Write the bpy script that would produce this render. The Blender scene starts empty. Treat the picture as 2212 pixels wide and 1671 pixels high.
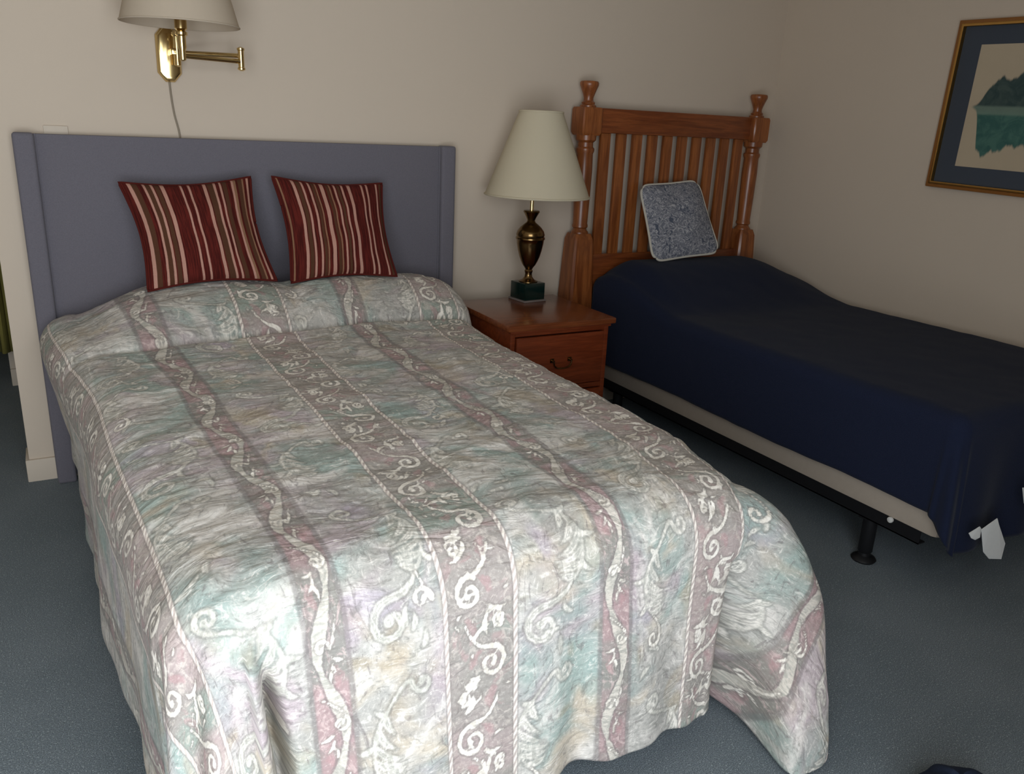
import bpy, bmesh, math, random
import numpy as np
from mathutils import Vector, Matrix

SC = bpy.context.scene
COL = SC.collection
PI = math.pi

# ---------------------------------------------------------------- camera
YAW, PITCH, ROLL, FPX = 0.51638, 0.30986, 0.04728, 1764.2
CAM = Vector((0.0864, -3.2176, 1.3159))
F = Vector((math.sin(YAW)*math.cos(PITCH), math.cos(YAW)*math.cos(PITCH), -math.sin(PITCH)))
R0 = Vector((math.cos(YAW), -math.sin(YAW), 0))
U0 = R0.cross(F)
RT = R0*math.cos(ROLL) + U0*math.sin(ROLL)
UP = U0*math.cos(ROLL) - R0*math.sin(ROLL)
cd = bpy.data.cameras.new('camera')
cd.sensor_fit = 'HORIZONTAL'; cd.sensor_width = 36.0; cd.lens = FPX/2212*36.0
cd.clip_start = 0.05
cam = bpy.data.objects.new('camera', cd)
M3 = Matrix((RT, UP, -F)).transposed()
cam.matrix_world = Matrix.Translation(CAM) @ M3.to_4x4()
COL.objects.link(cam)
SC.camera = cam

# ---------------------------------------------------------------- light / exposure
SC.view_settings.view_transform = 'Standard'
SC.view_settings.look = 'None'
SC.view_settings.gamma = 1.0
SC.view_settings.use_curve_mapping = False
SC.view_settings.exposure = 0.0

world = bpy.data.worlds.new('world'); SC.world = world
world.use_nodes = True
bg = world.node_tree.nodes['Background']
bg.inputs[0].default_value = (0.62, 0.78, 1.0, 1)
bg.inputs[1].default_value = 1.0

WX0, WX1, WZ0, WZ1, WY = -1.10, 0.95, 0.06, 1.98, -3.44      # window opening in the front wall
def area(name, loc, rot, sx, sy, power, color, spread=PI):
    ld = bpy.data.lights.new(name, 'AREA'); ld.shape = 'RECTANGLE'
    ld.size = sx; ld.size_y = sy; ld.energy = power; ld.color = color; ld.spread = spread
    o = bpy.data.objects.new(name, ld); o.location = loc; o.rotation_euler = rot
    COL.objects.link(o); return o
area('window_daylight', ((WX0+WX1)/2, WY-0.14, (WZ0+WZ1)/2), (PI/2, 0, 0), WX1-WX0, WZ1-WZ0, 72, (0.91, 0.965, 1.0))

# ---------------------------------------------------------------- node helper
class NT:
    def __init__(s, name, rough=0.8, spec=0.3):
        s.m = bpy.data.materials.new(name); s.m.use_nodes = True
        s.t = s.m.node_tree; s.n = s.t.nodes; s.l = s.t.links
        s.b = s.n['Principled BSDF']
        s.b.inputs['Roughness'].default_value = rough
        s.b.inputs['Specular IOR Level'].default_value = spec
    def node(s, typ, **kw):
        n = s.n.new(typ)
        for k, v in kw.items(): setattr(n, k, v)
        return n
    def put(s, sock, v):
        if hasattr(v, 'links'): s.l.new(v, sock)
        elif isinstance(v, (tuple, list)) and len(v) == 3 and sock.type == 'RGBA': sock.default_value = (*v, 1)
        else: sock.default_value = v
    def obj(s): return s.node('ShaderNodeTexCoord').outputs['Object']
    def attr(s, name, out='Vector'): return s.node('ShaderNodeAttribute', attribute_name=name).outputs[out]
    def math(s, op, a, b=0.0, c=None, clamp=False):
        n = s.node('ShaderNodeMath', operation=op, use_clamp=clamp)
        s.put(n.inputs[0], a); s.put(n.inputs[1], b)
        if c is not None: s.put(n.inputs[2], c)
        return n.outputs[0]
    def mapping(s, v, scale=(1, 1, 1), rot=(0, 0, 0), loc=(0, 0, 0)):
        n = s.node('ShaderNodeMapping'); s.put(n.inputs[0], v)
        n.inputs['Scale'].default_value = scale; n.inputs['Rotation'].default_value = rot; n.inputs['Location'].default_value = loc
        return n.outputs[0]
    def noise(s, v, scale, detail=3, rough=0.55, dist=0.0, out='Fac'):
        n = s.node('ShaderNodeTexNoise'); s.put(n.inputs['Vector'], v)
        n.inputs['Scale'].default_value = scale; n.inputs['Detail'].default_value = detail
        n.inputs['Roughness'].default_value = rough; n.inputs['Distortion'].default_value = dist
        return n.outputs[out]
    def ss(s, v, a, b, lo=0.0, hi=1.0):
        n = s.node('ShaderNodeMapRange', interpolation_type='SMOOTHSTEP')
        s.put(n.inputs[0], v); n.inputs[1].default_value = a; n.inputs[2].default_value = b
        n.inputs[3].default_value = lo; n.inputs[4].default_value = hi
        return n.outputs[0]
    def mix(s, f, a, b, mode='MIX'):
        n = s.node('ShaderNodeMix', data_type='RGBA', blend_type=mode)
        s.put(n.inputs[0], f); s.put(n.inputs[6], a); s.put(n.inputs[7], b)
        return n.outputs[2]
    def sep(s, v):
        n = s.node('ShaderNodeSeparateXYZ'); s.put(n.inputs[0], v); return n.outputs
    def comb(s, x, y, z=0.0):
        n = s.node('ShaderNodeCombineXYZ'); s.put(n.inputs[0], x); s.put(n.inputs[1], y); s.put(n.inputs[2], z); return n.outputs[0]
    def color(s, c): s.put(s.b.inputs['Base Color'], c); return s
    def bump(s, h, strength=0.3, dist=0.01, prev=None):
        n = s.node('ShaderNodeBump'); s.put(n.inputs['Height'], h)
        n.inputs['Strength'].default_value = strength; n.inputs['Distance'].default_value = dist
        if prev: s.l.new(prev, n.inputs['Normal'])
        s.l.new(n.outputs[0], s.b.inputs['Normal']); return n.outputs[0]

def lin(r, g, b):
    f = lambda c: (c/255/12.92) if c/255 <= 0.04045 else ((c/255+0.055)/1.055)**2.4
    return (f(r), f(g), f(b))

def simple(name, c, rough=0.7, var=0.08, scale=12, spec=0.3, metal=0.0):
    t = NT(name, rough, spec)
    n = t.noise(t.obj(), scale, 4)
    t.color(t.mix(n, tuple(x*(1-var) for x in c), tuple(min(1, x*(1+var)) for x in c)))
    t.b.inputs['Metallic'].default_value = metal
    return t

# ---------------------------------------------------------------- materials
t = simple('wall_paint', lin(202, 187, 170), 0.92, 0.02, 3); t.bump(t.noise(t.obj(), 160, 3), 0.08, 0.002); WALL = t.m
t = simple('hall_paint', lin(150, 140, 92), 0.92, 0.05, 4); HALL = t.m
t = simple('ceiling_paint', lin(222, 214, 200), 0.95, 0.02, 5); t.bump(t.noise(t.obj(), 90, 4), 0.3, 0.004); CEIL = t.m
t = simple('trim_paint', lin(200, 187, 171), 0.6, 0.02, 5); TRIM = t.m
t = NT('carpet_pile', 0.97, 0.1)
o_ = t.obj()
c1 = t.mix(t.ss(t.noise(o_, 3.0, 3), 0.3, 0.7), lin(130, 142, 149), lin(148, 158, 165))
sp = t.noise(o_, 420, 2, 0.7)
c2 = t.mix(t.ss(sp, 0.36, 0.64), lin(86, 96, 102), c1)
c2 = t.mix(t.ss(t.noise(o_, 210, 2, 0.6), 0.56, 0.70), c2, lin(168, 178, 182))
t.color(c2); t.bump(sp, 0.9, 0.006)
t.b.inputs['Sheen Weight'].default_value = 0.15
CARPET = t.m

def wood(name, dark, light, rough=0.35, axis=2, sc=1.0):
    t = NT(name, rough, 0.45)
    scl = [22*sc, 22*sc, 22*sc]; scl[axis] = 1.6*sc
    v = t.mapping(t.obj(), tuple(scl))
    g = t.noise(v, 1.6, 5, 0.62, 1.1)
    g2 = t.noise(t.mapping(t.obj(), tuple(x*4 for x in scl)), 2.0, 3, 0.6)
    c = t.mix(t.ss(g, 0.3, 0.7), dark, light)
    c = t.mix(t.ss(g2, 0.35, 0.7, 0, 0.35), c, tuple(x*0.5 for x in dark))
    t.color(c); t.bump(g2, 0.08, 0.002)
    t.b.inputs['Coat Weight'].default_value = 0.25
    t.b.inputs['Coat Roughness'].default_value = 0.25
    return t.m
WOODV = wood('honey_oak_vertical', lin(116, 60, 26), lin(158, 92, 46))
WOODH = wood('honey_oak_horizontal', lin(106, 50, 20), lin(142, 76, 36), axis=0)
WOODT = wood('cherry_nightstand_top', lin(106, 52, 26), lin(134, 72, 38), 0.22, axis=0)
WOODN = wood('cherry_nightstand', lin(110, 46, 20), lin(138, 64, 32), 0.32, axis=0)

t = NT('grey_upholstery', 0.95, 0.15)
w1 = t.noise(t.obj(), 340, 2, 0.6)
t.color(t.mix(w1, lin(96, 93, 100), lin(116, 112, 120)))
t.bump(w1, 0.35, 0.002); t.b.inputs['Sheen Weight'].default_value = 0.1
GREYF = t.m

def brass(name, c, rough):
    t = NT(name, rough, 0.5); n = t.noise(t.obj(), 25, 3)
    t.color(t.mix(n, tuple(x*0.8 for x in c), c)); t.b.inputs['Metallic'].default_value = 1.0
    return t.m
BRASS = brass('polished_brass', lin(222, 196, 140), 0.16)
BRASSD = brass('antique_brass', lin(128, 102, 66), 0.22)
GOLD = brass('gilt_frame', lin(205, 160, 92), 0.3)
t = simple('frame_wood', lin(136, 88, 42), 0.35, 0.15, 30); FRAMEW = t.m
t = simple('green_marble', lin(9, 31, 27), 0.18, 0.5, 40, 0.6); GREENM = t.m
t = simple('lamp_foot_felt', lin(110, 100, 95), 0.6); FOOT = t.m
t = simple('black_steel', lin(22, 22, 24), 0.5, 0.1, 20); BLACK = t.m
t = simple('white_plastic', lin(205, 203, 198), 0.45, 0.02, 20); WHITEP = t.m
t = simple('cord_plastic', lin(140, 128, 112), 0.5, 0.02, 20); CORDM = t.m
t = simple('boxspring_ticking', lin(165, 152, 138), 0.9, 0.06, 40); t.bump(t.noise(t.obj(), 300, 2), 0.2, 0.002); TICK = t.m
t = simple('mattress_cloth', lin(210, 205, 196), 0.9, 0.04, 30); MATT = t.m
t = simple('tag_cloth', lin(225, 225, 222), 0.8, 0.04, 60); TAGM = t.m
t = simple('dark_navy_cloth', lin(30, 40, 60), 0.95, 0.2, 60); t.bump(t.noise(t.obj(), 300, 2), 0.3, 0.003); NAVYD = t.m
t = simple('olive_drape', lin(128, 120, 62), 0.95, 0.15, 30); OLIVE = t.m

def shade_mat(name, c):
    t = NT(name, 0.9, 0.1)
    lw = t.noise(t.mapping(t.obj(), (1, 1, 0.15)), 300, 2)
    t.color(t.mix(lw, tuple(x*0.96 for x in c), c))
    tr = t.node('ShaderNodeBsdfTranslucent'); tr.inputs[0].default_value = (*c, 1)
    mx = t.node('ShaderNodeMixShader'); mx.inputs[0].default_value = 0.3
    out = t.n['Material Output']
    t.l.new(t.b.outputs[0], mx.inputs[1]); t.l.new(tr.outputs[0], mx.inputs[2]); t.l.new(mx.outputs[0], out.inputs[0])
    t.bump(lw, 0.1, 0.001)
    return t.m
SHADE = shade_mat('cream_lampshade', lin(222, 211, 186))
SHADEW = shade_mat('white_lampshade', lin(215, 200, 180))

# navy blanket
t = NT('navy_blanket_weave', 0.97, 0.08)
wv = t.noise(t.attr('cloth'), 500, 2, 0.6)
t.color(t.mix(t.ss(wv, 0.3, 0.7), lin(23, 28, 45), lin(33, 39, 60)))
t.bump(wv, 0.3, 0.002)
t.b.inputs['Sheen Weight'].default_value = 0.05
NAVY = t.m

# striped red cushion (uses local attribute 'cloth' 0..1)
def stripe_mat(name, stripes):
    t = NT(name, 0.92, 0.15)
    s_ = t.sep(t.attr('cloth')); u = s_[0]; v = s_[1]
    wob = t.noise(t.comb(t.math('MULTIPLY', u, 12), t.math('MULTIPLY', v, 5)), 1.5, 3, 0.6)
    uu = t.math('ADD', u, t.math('MULTIPLY', t.math('SUBTRACT', wob, 0.5), 0.008))
    fine = t.noise(t.comb(t.math('MULTIPLY', u, 110), t.math('MULTIPLY', v, 4)), 1.0, 2, 0.6)
    c = t.mix(t.ss(fine, 0.42, 0.6), lin(68, 22, 18), lin(98, 34, 28))
    for (p, w, kind) in stripes:
        d = t.math('ABSOLUTE', t.math('SUBTRACT', uu, p))
        m = t.ss(d, w*0.5, w*0.5+0.004, 1, 0)
        col = {'c': lin(188, 142, 126), 'b': lin(84, 54, 38), 'g': lin(142, 104, 80)}[kind]
        c = t.mix(m, c, col)
    wv = t.noise(t.comb(t.math('MULTIPLY', u, 260), t.math('MULTIPLY', v, 260)), 1.0, 2, 0.6)
    c = t.mix(t.ss(wv, 0.4, 0.75, 0, 0.35), c, lin(60, 22, 18))
    t.color(c); t.bump(wv, 0.4, 0.002)
    return t.m
RED1 = stripe_mat('crimson_stripe_wide', [(.09, .045, 'b'), (.19, .05, 'b'), (.25, .03, 'b'), (.06, .024, 'c'), (.16, .014, 'c'), (.215, .015, 'c'), (.29, .026, 'c'),
    (.43, .013, 'c'), (.49, .013, 'c'), (.61, .022, 'c'), (.66, .05, 'b'), (.69, .015, 'c'), (.735, .013, 'c'), (.77, .03, 'b'), (.85, .025, 'g'), (.835, .014, 'c'), (.9, .03, 'b'), (.925, .01, 'g'), (.965, .014, 'c')])
RED2 = stripe_mat('crimson_stripe_narrow', [(.03, .01, 'g'), (.15, .022, 'c'), (.19, .03, 'b'), (.225, .015, 'c'), (.285, .015, 'c'), (.32, .02, 'b'), (.345, .009, 'g'), (.40, .03, 'c'),
    (.45, .02, 'b'), (.475, .01, 'g'), (.52, .014, 'c'), (.555, .02, 'b'), (.59, .014, 'c'), (.655, .024, 'c'), (.78, .014, 'c'), (.83, .014, 'c'), (.93, .013, 'c'), (.97, .02, 'b')])

# grey blue floral cushion
t = NT('blue_grey_floral', 0.92, 0.15)
v_ = t.attr('cloth')
vw = t.mix(0.08, v_, t.noise(v_, 9, 2, 0.5, 0, 'Color'))
n1 = t.noise(vw, 13, 1, 0.5, 2.2)
n2 = t.noise(t.mapping(vw, loc=(4, 2, 0)), 30, 2, 0.5, 1.2)
c = t.mix(t.ss(n2, 0.45, 0.55), lin(108, 110, 120), lin(122, 123, 132))
c = t.mix(t.ss(t.math('ABSOLUTE', t.math('SUBTRACT', n1, 0.5)), 0.016, 0.04, 1, 0), c, lin(172, 171, 174))
c = t.mix(t.ss(n2, 0.60, 0.66), c, lin(152, 152, 158))
c = t.mix(t.ss(n1, 0.34, 0.38, 1, 0), c, lin(82, 88, 102))
t.color(c); FLORAL = t.m
t = simple('piping_cord', lin(196, 190, 178), 0.85, 0.05, 60); PIPING = t.m

# ------------------------------------------------ tapestry bedspread
def quilt_material():
    t = NT('tapestry_bedspread', 0.66, 0.3)
    cl = t.attr('cloth'); xyz = t.sep(cl); u, v = xyz[0], xyz[1]
    scr = t.attr('scroll', 'Fac'); rib = t.attr('ribbon', 'Fac'); dot = t.attr('accent', 'Fac'); lf = t.attr('leaf', 'Fac')
    # slightly wandering outlines so the drawing looks woven, not ruled
    wig = t.math('MULTIPLY', t.math('SUBTRACT', t.noise(cl, 70, 3, 0.6), 0.5), 0.0085)
    scr = t.math('ADD', scr, wig); rib = t.math('ADD', rib, wig); lf = t.math('ADD', lf, t.math('MULTIPLY', wig, 0.9)); dot = t.math('ADD', dot, t.math('MULTIPLY', wig, 2.5))
    warp = t.noise(cl, 5, 2, 0.5, 0, 'Color')
    wcl = t.mix(0.10, cl, warp)
    teal = lin(132, 152, 146); mauve = lin(160, 146, 152); tan = lin(170, 158, 138); pale = lin(192, 188, 182); grey = lin(150, 149, 144)
    a = t.noise(wcl, 3.8, 3, 0.55, 0.6)
    b = t.noise(t.mapping(wcl, loc=(3.1, 7.7, 0)), 4.2, 3, 0.55, 0.6)
    d = t.noise(t.mapping(wcl, loc=(9.1, 1.7, 2)), 5.0, 3, 0.6, 0.6)
    e = t.noise(t.mapping(wcl, loc=(4.1, 5.7, 6)), 6.0, 3, 0.6, 1.0)
    c = t.mix(t.ss(a, 0.42, 0.60), grey, teal)
    c = t.mix(t.ss(b, 0.48, 0.66), c, mauve)
    c = t.mix(t.ss(d, 0.52, 0.68), c, tan)
    c = t.mix(t.ss(e, 0.48, 0.68, 0, 0.85), c, pale)
    c = t.mix(t.ss(t.noise(t.mapping(wcl, loc=(1.1, 2.7, 9)), 8.0, 2, 0.5, 0.4), 0.60, 0.72, 0, 0.55), c, lin(142, 124, 90))
    c = t.mix(t.ss(t.noise(t.mapping(wcl, loc=(6.1, 0.7, 4)), 6.0, 2, 0.5, 0.4), 0.60, 0.74, 0, 0.5), c, lin(112, 144, 142))
    c = t.mix(t.ss(t.noise(t.mapping(wcl, loc=(8.1, 3.7, 1)), 6.0, 2, 0.5, 0.4), 0.62, 0.74, 0, 0.5), c, lin(150, 136, 160))
    # painterly strokes
    st = t.noise(t.mapping(wcl, (1.0, 2.6, 1), (0, 0, 0.55)), 30, 5, 0.66, 1.4)
    st2 = t.noise(t.mapping(wcl, (2.4, 1.0, 1), (0, 0, -0.4)), 17, 4, 0.6, 2.0)
    fine = t.noise(cl, 130, 4, 0.7)
    c = t.mix(t.ss(st, 0.54, 0.68, 0, 0.5), c, lin(212, 209, 202))
    c = t.mix(t.ss(st2, 0.60, 0.72, 0, 0.45), c, lin(218, 213, 206))
    c = t.mix(t.ss(st, 0.32, 0.48, 0.48, 0), c, lin(92, 92, 88))
    c = t.mix(t.ss(st2, 0.30, 0.44, 0.55, 0), c, lin(100, 92, 94))
    # leaves of the field
    lc = t.mix(t.ss(st2, 0.40, 0.62), lin(176, 176, 166), lin(222, 218, 208))
    c = t.mix(t.ss(lf, 0.001, 0.006, 0.5, 0), c, lin(112, 112, 106))
    c = t.mix(t.ss(lf, -0.0035, 0.0015, 0.68, 0), c, lc)
    c = t.mix(t.ss(t.math('ABSOLUTE', t.math('ADD', lf, 0.0058)), 0.0004, 0.0016, 0.45, 0), c, lin(126, 126, 120))
    ph = t.math('MODULO', t.math('ADD', u, 6.2+0.31-0.675), 0.62)
    ru = t.math('SUBTRACT', ph, 0.31)
    ra = t.math('ABSOLUTE', ru)
    ph2 = t.math('MODULO', t.math('ADD', u, 6.2+0.31-0.985), 0.62)
    bu = t.math('SUBTRACT', ph2, 0.31); ba = t.math('ABSOLUTE', bu)
    vb = t.noise(t.comb(t.math('MULTIPLY', u, 2.0), t.math('MULTIPLY', v, 7.0), 3.0), 1.0, 2, 0.5)
    bandc = t.mix(t.ss(vb, 0.42, 0.55), lin(152, 134, 132), lin(136, 130, 124))
    bandc = t.mix(t.ss(t.noise(t.comb(u, t.math('MULTIPLY', v, 6.0), 8.0), 1.2, 2), 0.52, 0.62), bandc, lin(124, 138, 128))
    bandc = t.mix(t.ss(t.noise(wcl, 16, 3, 0.6, 0.8), 0.56, 0.68, 0, 0.6), bandc, lin(156, 120, 120))
    bandc = t.mix(t.ss(t.noise(t.mapping(wcl, loc=(2, 2, 2)), 36, 4, 0.65, 1.6), 0.52, 0.62, 0, 0.5), bandc, lin(186, 176, 166))
    bandc = t.mix(t.ss(st, 0.34, 0.46, 0.4, 0), bandc, lin(108, 98, 96))
    c = t.mix(t.ss(ra, 0.070, 0.076, 0.9, 0), c, bandc)
    rb = t.mix(t.ss(t.noise(t.comb(u, t.math('MULTIPLY', v, 8.0), 1.0), 1.0, 2), 0.44, 0.56), lin(146, 116, 118), lin(124, 122, 116))
    rb = t.mix(t.ss(t.noise(t.mapping(wcl, loc=(5, 2, 2)), 34, 4, 0.65, 1.4), 0.52, 0.62, 0, 0.6), rb, lin(184, 158, 156))
    rb = t.mix(t.ss(st2, 0.32, 0.44, 0.4, 0), rb, lin(104, 84, 86))
    c = t.mix(t.ss(ba, 0.032, 0.037, 0.92, 0), c, rb)
    c = t.mix(t.ss(t.math('ABSOLUTE', t.math('SUBTRACT', ba, 0.038)), 0.002, 0.009, 0.6, 0), c, lin(104, 96, 96))
    tw = t.math('SINE', t.math('MULTIPLY', t.math('ADD', v, t.math('MULTIPLY', ru, 1.6)), 330.0))
    ropec = t.mix(t.ss(tw, -0.5, 0.5), lin(172, 158, 152), lin(214, 206, 196))
    rd = t.math('ABSOLUTE', t.math('SUBTRACT', ra, 0.0745))
    c = t.mix(t.ss(rd, 0.005, 0.010, 0.5, 0), c, lin(118, 110, 108))
    c = t.mix(t.ss(rd, 0.003, 0.0055, 0.9, 0), c, ropec)
    c = t.mix(t.ss(rib, 0.003, 0.006, 0.5, 0), c, lin(104, 98, 98))
    c = t.mix(t.ss(rib, -0.0015, 0.0015, 0.85, 0), c, t.mix(t.ss(st, 0.4, 0.6), lin(158, 158, 148), lin(192, 186, 174)))
    c = t.mix(t.ss(dot, -0.004, 0.004, 0.5, 0), c, lin(158, 112, 116))
    c = t.mix(t.ss(scr, 0.001, 0.006, 0.5, 0), c, lin(112, 106, 102))
    c = t.mix(t.ss(scr, -0.0015, 0.0015, 0.85, 0), c, t.mix(t.ss(st2, 0.35, 0.65), lin(192, 186, 174), lin(226, 222, 212)))
    c = t.mix(t.ss(fine, 0.30, 0.50, 0.22, 0), c, lin(96, 94, 90))
    c = t.mix(t.ss(fine, 0.52, 0.70, 0, 0.22), c, lin(226, 222, 214))
    hs = t.node('ShaderNodeHueSaturation'); hs.inputs['Saturation'].default_value = 0.74; t.put(hs.inputs['Color'], c); c = hs.outputs[0]
    c = t.mix(1.0, c, (1.38, 1.33, 1.29), 'MULTIPLY')
    t.color(c)
    pk = t.noise(t.mapping(wcl, (1.0, 2.6, 1), (0, 0, 0.3)), 11, 3, 0.55, 1.0)
    b1 = t.bump(pk, 0.6, 0.012)
    t.bump(t.noise(cl, 420, 2, 0.6), 0.15, 0.0015, b1)
    t.b.inputs['Sheen Weight'].default_value = 0.05
    return t.m
QUILT = quilt_material()

# ---------------------------------------------------------------- mesh helpers
def tag(o, label=None, cat=None, group=None, kind=None):
    if label: o['label'] = label
    if cat: o['category'] = cat
    if group: o['group'] = group
    if kind: o['kind'] = kind
    return o
def empty(name, loc=(0, 0, 0), label=None, cat=None, group=None):
    o = bpy.data.objects.new(name, None); COL.objects.link(o); o.location = loc
    o.empty_display_size = 0.1
    bpy.context.view_layer.update()
    return tag(o, label, cat, group)
def link(name, me, mat, parent=None, smooth=True):
    o = bpy.data.objects.new(name, me); COL.objects.link(o)
    if mat: me.materials.append(mat)
    if smooth:
        me.polygons.foreach_set('use_smooth', [True]*len(me.polygons))
    if parent:
        o.parent = parent
        w = parent.matrix_world if parent.parent is None else parent.parent.matrix_world
        root = parent
        off = Vector((0, 0, 0))
        while root: off += root.location; root = root.parent
        o.location = -off
    return o
def fin(name, bm, mat, parent=None, smooth=False, bevel=0.0, seg=2):
    bmesh.ops.recalc_face_normals(bm, faces=bm.faces)
    if bevel: bmesh.ops.bevel(bm, geom=[e for e in bm.edges if len(e.link_faces) == 2 and e.calc_face_angle(0) > 0.5], offset=bevel, segments=seg, affect='EDGES', profile=0.6)
    me = bpy.data.meshes.new(name); bm.to_mesh(me); bm.free()
    o = link(name, me, mat, parent, False)
    if smooth or bevel:
        for p in me.polygons: p.use_smooth = True
        me.set_sharp_from_angle(angle=math.radians(38))
    return o
def box(bm, x0, x1, y0, y1, z0, z1):
    vs = [bm.verts.new((x, y, z)) for x in (x0, x1) for y in (y0, y1) for z in (z0, z1)]
    for f in ((0, 1, 3, 2), (4, 6, 7, 5), (0, 4, 5, 1), (2, 3, 7, 6), (0, 2, 6, 4), (1, 5, 7, 3)):
        bm.faces.new([vs[i] for i in f])
    return vs
def boxo(name, b, mat, parent=None, bevel=0.0, kind=None):
    bm = bmesh.new(); box(bm, *b); o = fin(name, bm, mat, parent, bevel=bevel)
    if kind: o['kind'] = kind
    return o
def lathe(bm, prof, c, n=40, axis=None, caps=True):
    rings = []
    for r, z in prof:
        ring = []
        for k in range(n):
            a = 2*PI*k/n
            ring.append(bm.verts.new((c[0]+r*math.cos(a), c[1]+r*math.sin(a), c[2]+z)))
        rings.append(ring)
    for i in range(len(rings)-1):
        for k in range(n):
            bm.faces.new((rings[i][k], rings[i][(k+1) % n], rings[i+1][(k+1) % n], rings[i+1][k]))
    if caps:
        bm.faces.new(rings[0][::-1]); bm.faces.new(rings[-1])
def sqlathe(bm, prof, c, corner=0.2):
    """square section turned profile: (half size, z)"""
    rings = []
    for r, z in prof:
        k = r*corner
        pts = [(r, -r+k), (r, r-k), (r-k, r), (-r+k, r), (-r, r-k), (-r, -r+k), (-r+k, -r), (r-k, -r)]
        rings.append([bm.verts.new((c[0]+x, c[1]+y, c[2]+z)) for x, y in pts])
    for i in range(len(rings)-1):
        for k in range(8):
            bm.faces.new((rings[i][k], rings[i][(k+1) % 8], rings[i+1][(k+1) % 8], rings[i+1][k]))
    bm.faces.new(rings[0][::-1]); bm.faces.new(rings[-1])
def smoothpath(pts, sub=8):
    P = [Vector(p) for p in pts]; out = []
    for i in range(len(P)-1):
        p0 = P[max(i-1, 0)]; p1 = P[i]; p2 = P[i+1]; p3 = P[min(i+2, len(P)-1)]
        for k in range(sub):
            s = k/sub
            out.append(0.5*((2*p1)+(-p0+p2)*s+(2*p0-5*p1+4*p2-p3)*s*s+(-p0+3*p1-3*p2+p3)*s**3))
    out.append(P[-1]); return out
def tube(bm, pts, r, n=10, closed=False):
    rings = []; N = len(pts)
    for i, p in enumerate(pts):
        p = Vector(p)
        a = Vector(pts[(i-1) % N] if closed or i > 0 else pts[0]); b = Vector(pts[(i+1) % N] if closed or i < N-1 else pts[-1])
        d = (b-a).normalized()
        ref = Vector((0, 0, 1)) if abs(d.z) < 0.9 else Vector((0, 1, 0))
        s = d.cross(ref).normalized(); q = s.cross(d).normalized()
        rr = r(i/(N-1)) if callable(r) else r
        rings.append([bm.verts.new(p+s*math.cos(2*PI*k/n)*rr+q*math.sin(2*PI*k/n)*rr) for k in range(n)])
    for i in range(N if closed else N-1):
        A = rings[i]; B = rings[(i+1) % N]
        for k in range(n): bm.faces.new((A[k], A[(k+1) % n], B[(k+1) % n], B[k]))
    if not closed: bm.faces.new(rings[0][::-1]); bm.faces.new(rings[-1])

# value noise in numpy
def vnoise(x, y, seed):
    rng = np.random.RandomState(seed); g = rng.rand(64, 64)
    xi = np.floor(x).astype(int); yi = np.floor(y).astype(int)
    fx = x-xi; fy = y-yi; fx = fx*fx*fx*(fx*(fx*6-15)+10); fy = fy*fy*fy*(fy*(fy*6-15)+10)
    G = lambda a, b: g[a % 64, b % 64]
    return (G(xi, yi)*(1-fx)+G(xi+1, yi)*fx)*(1-fy)+(G(xi, yi+1)*(1-fx)+G(xi+1, yi+1)*fx)*fy-0.5
def sst(x, a, b):
    s = np.clip((x-a)/(b-a), 0, 1); return s*s*(3-2*s)

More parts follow.
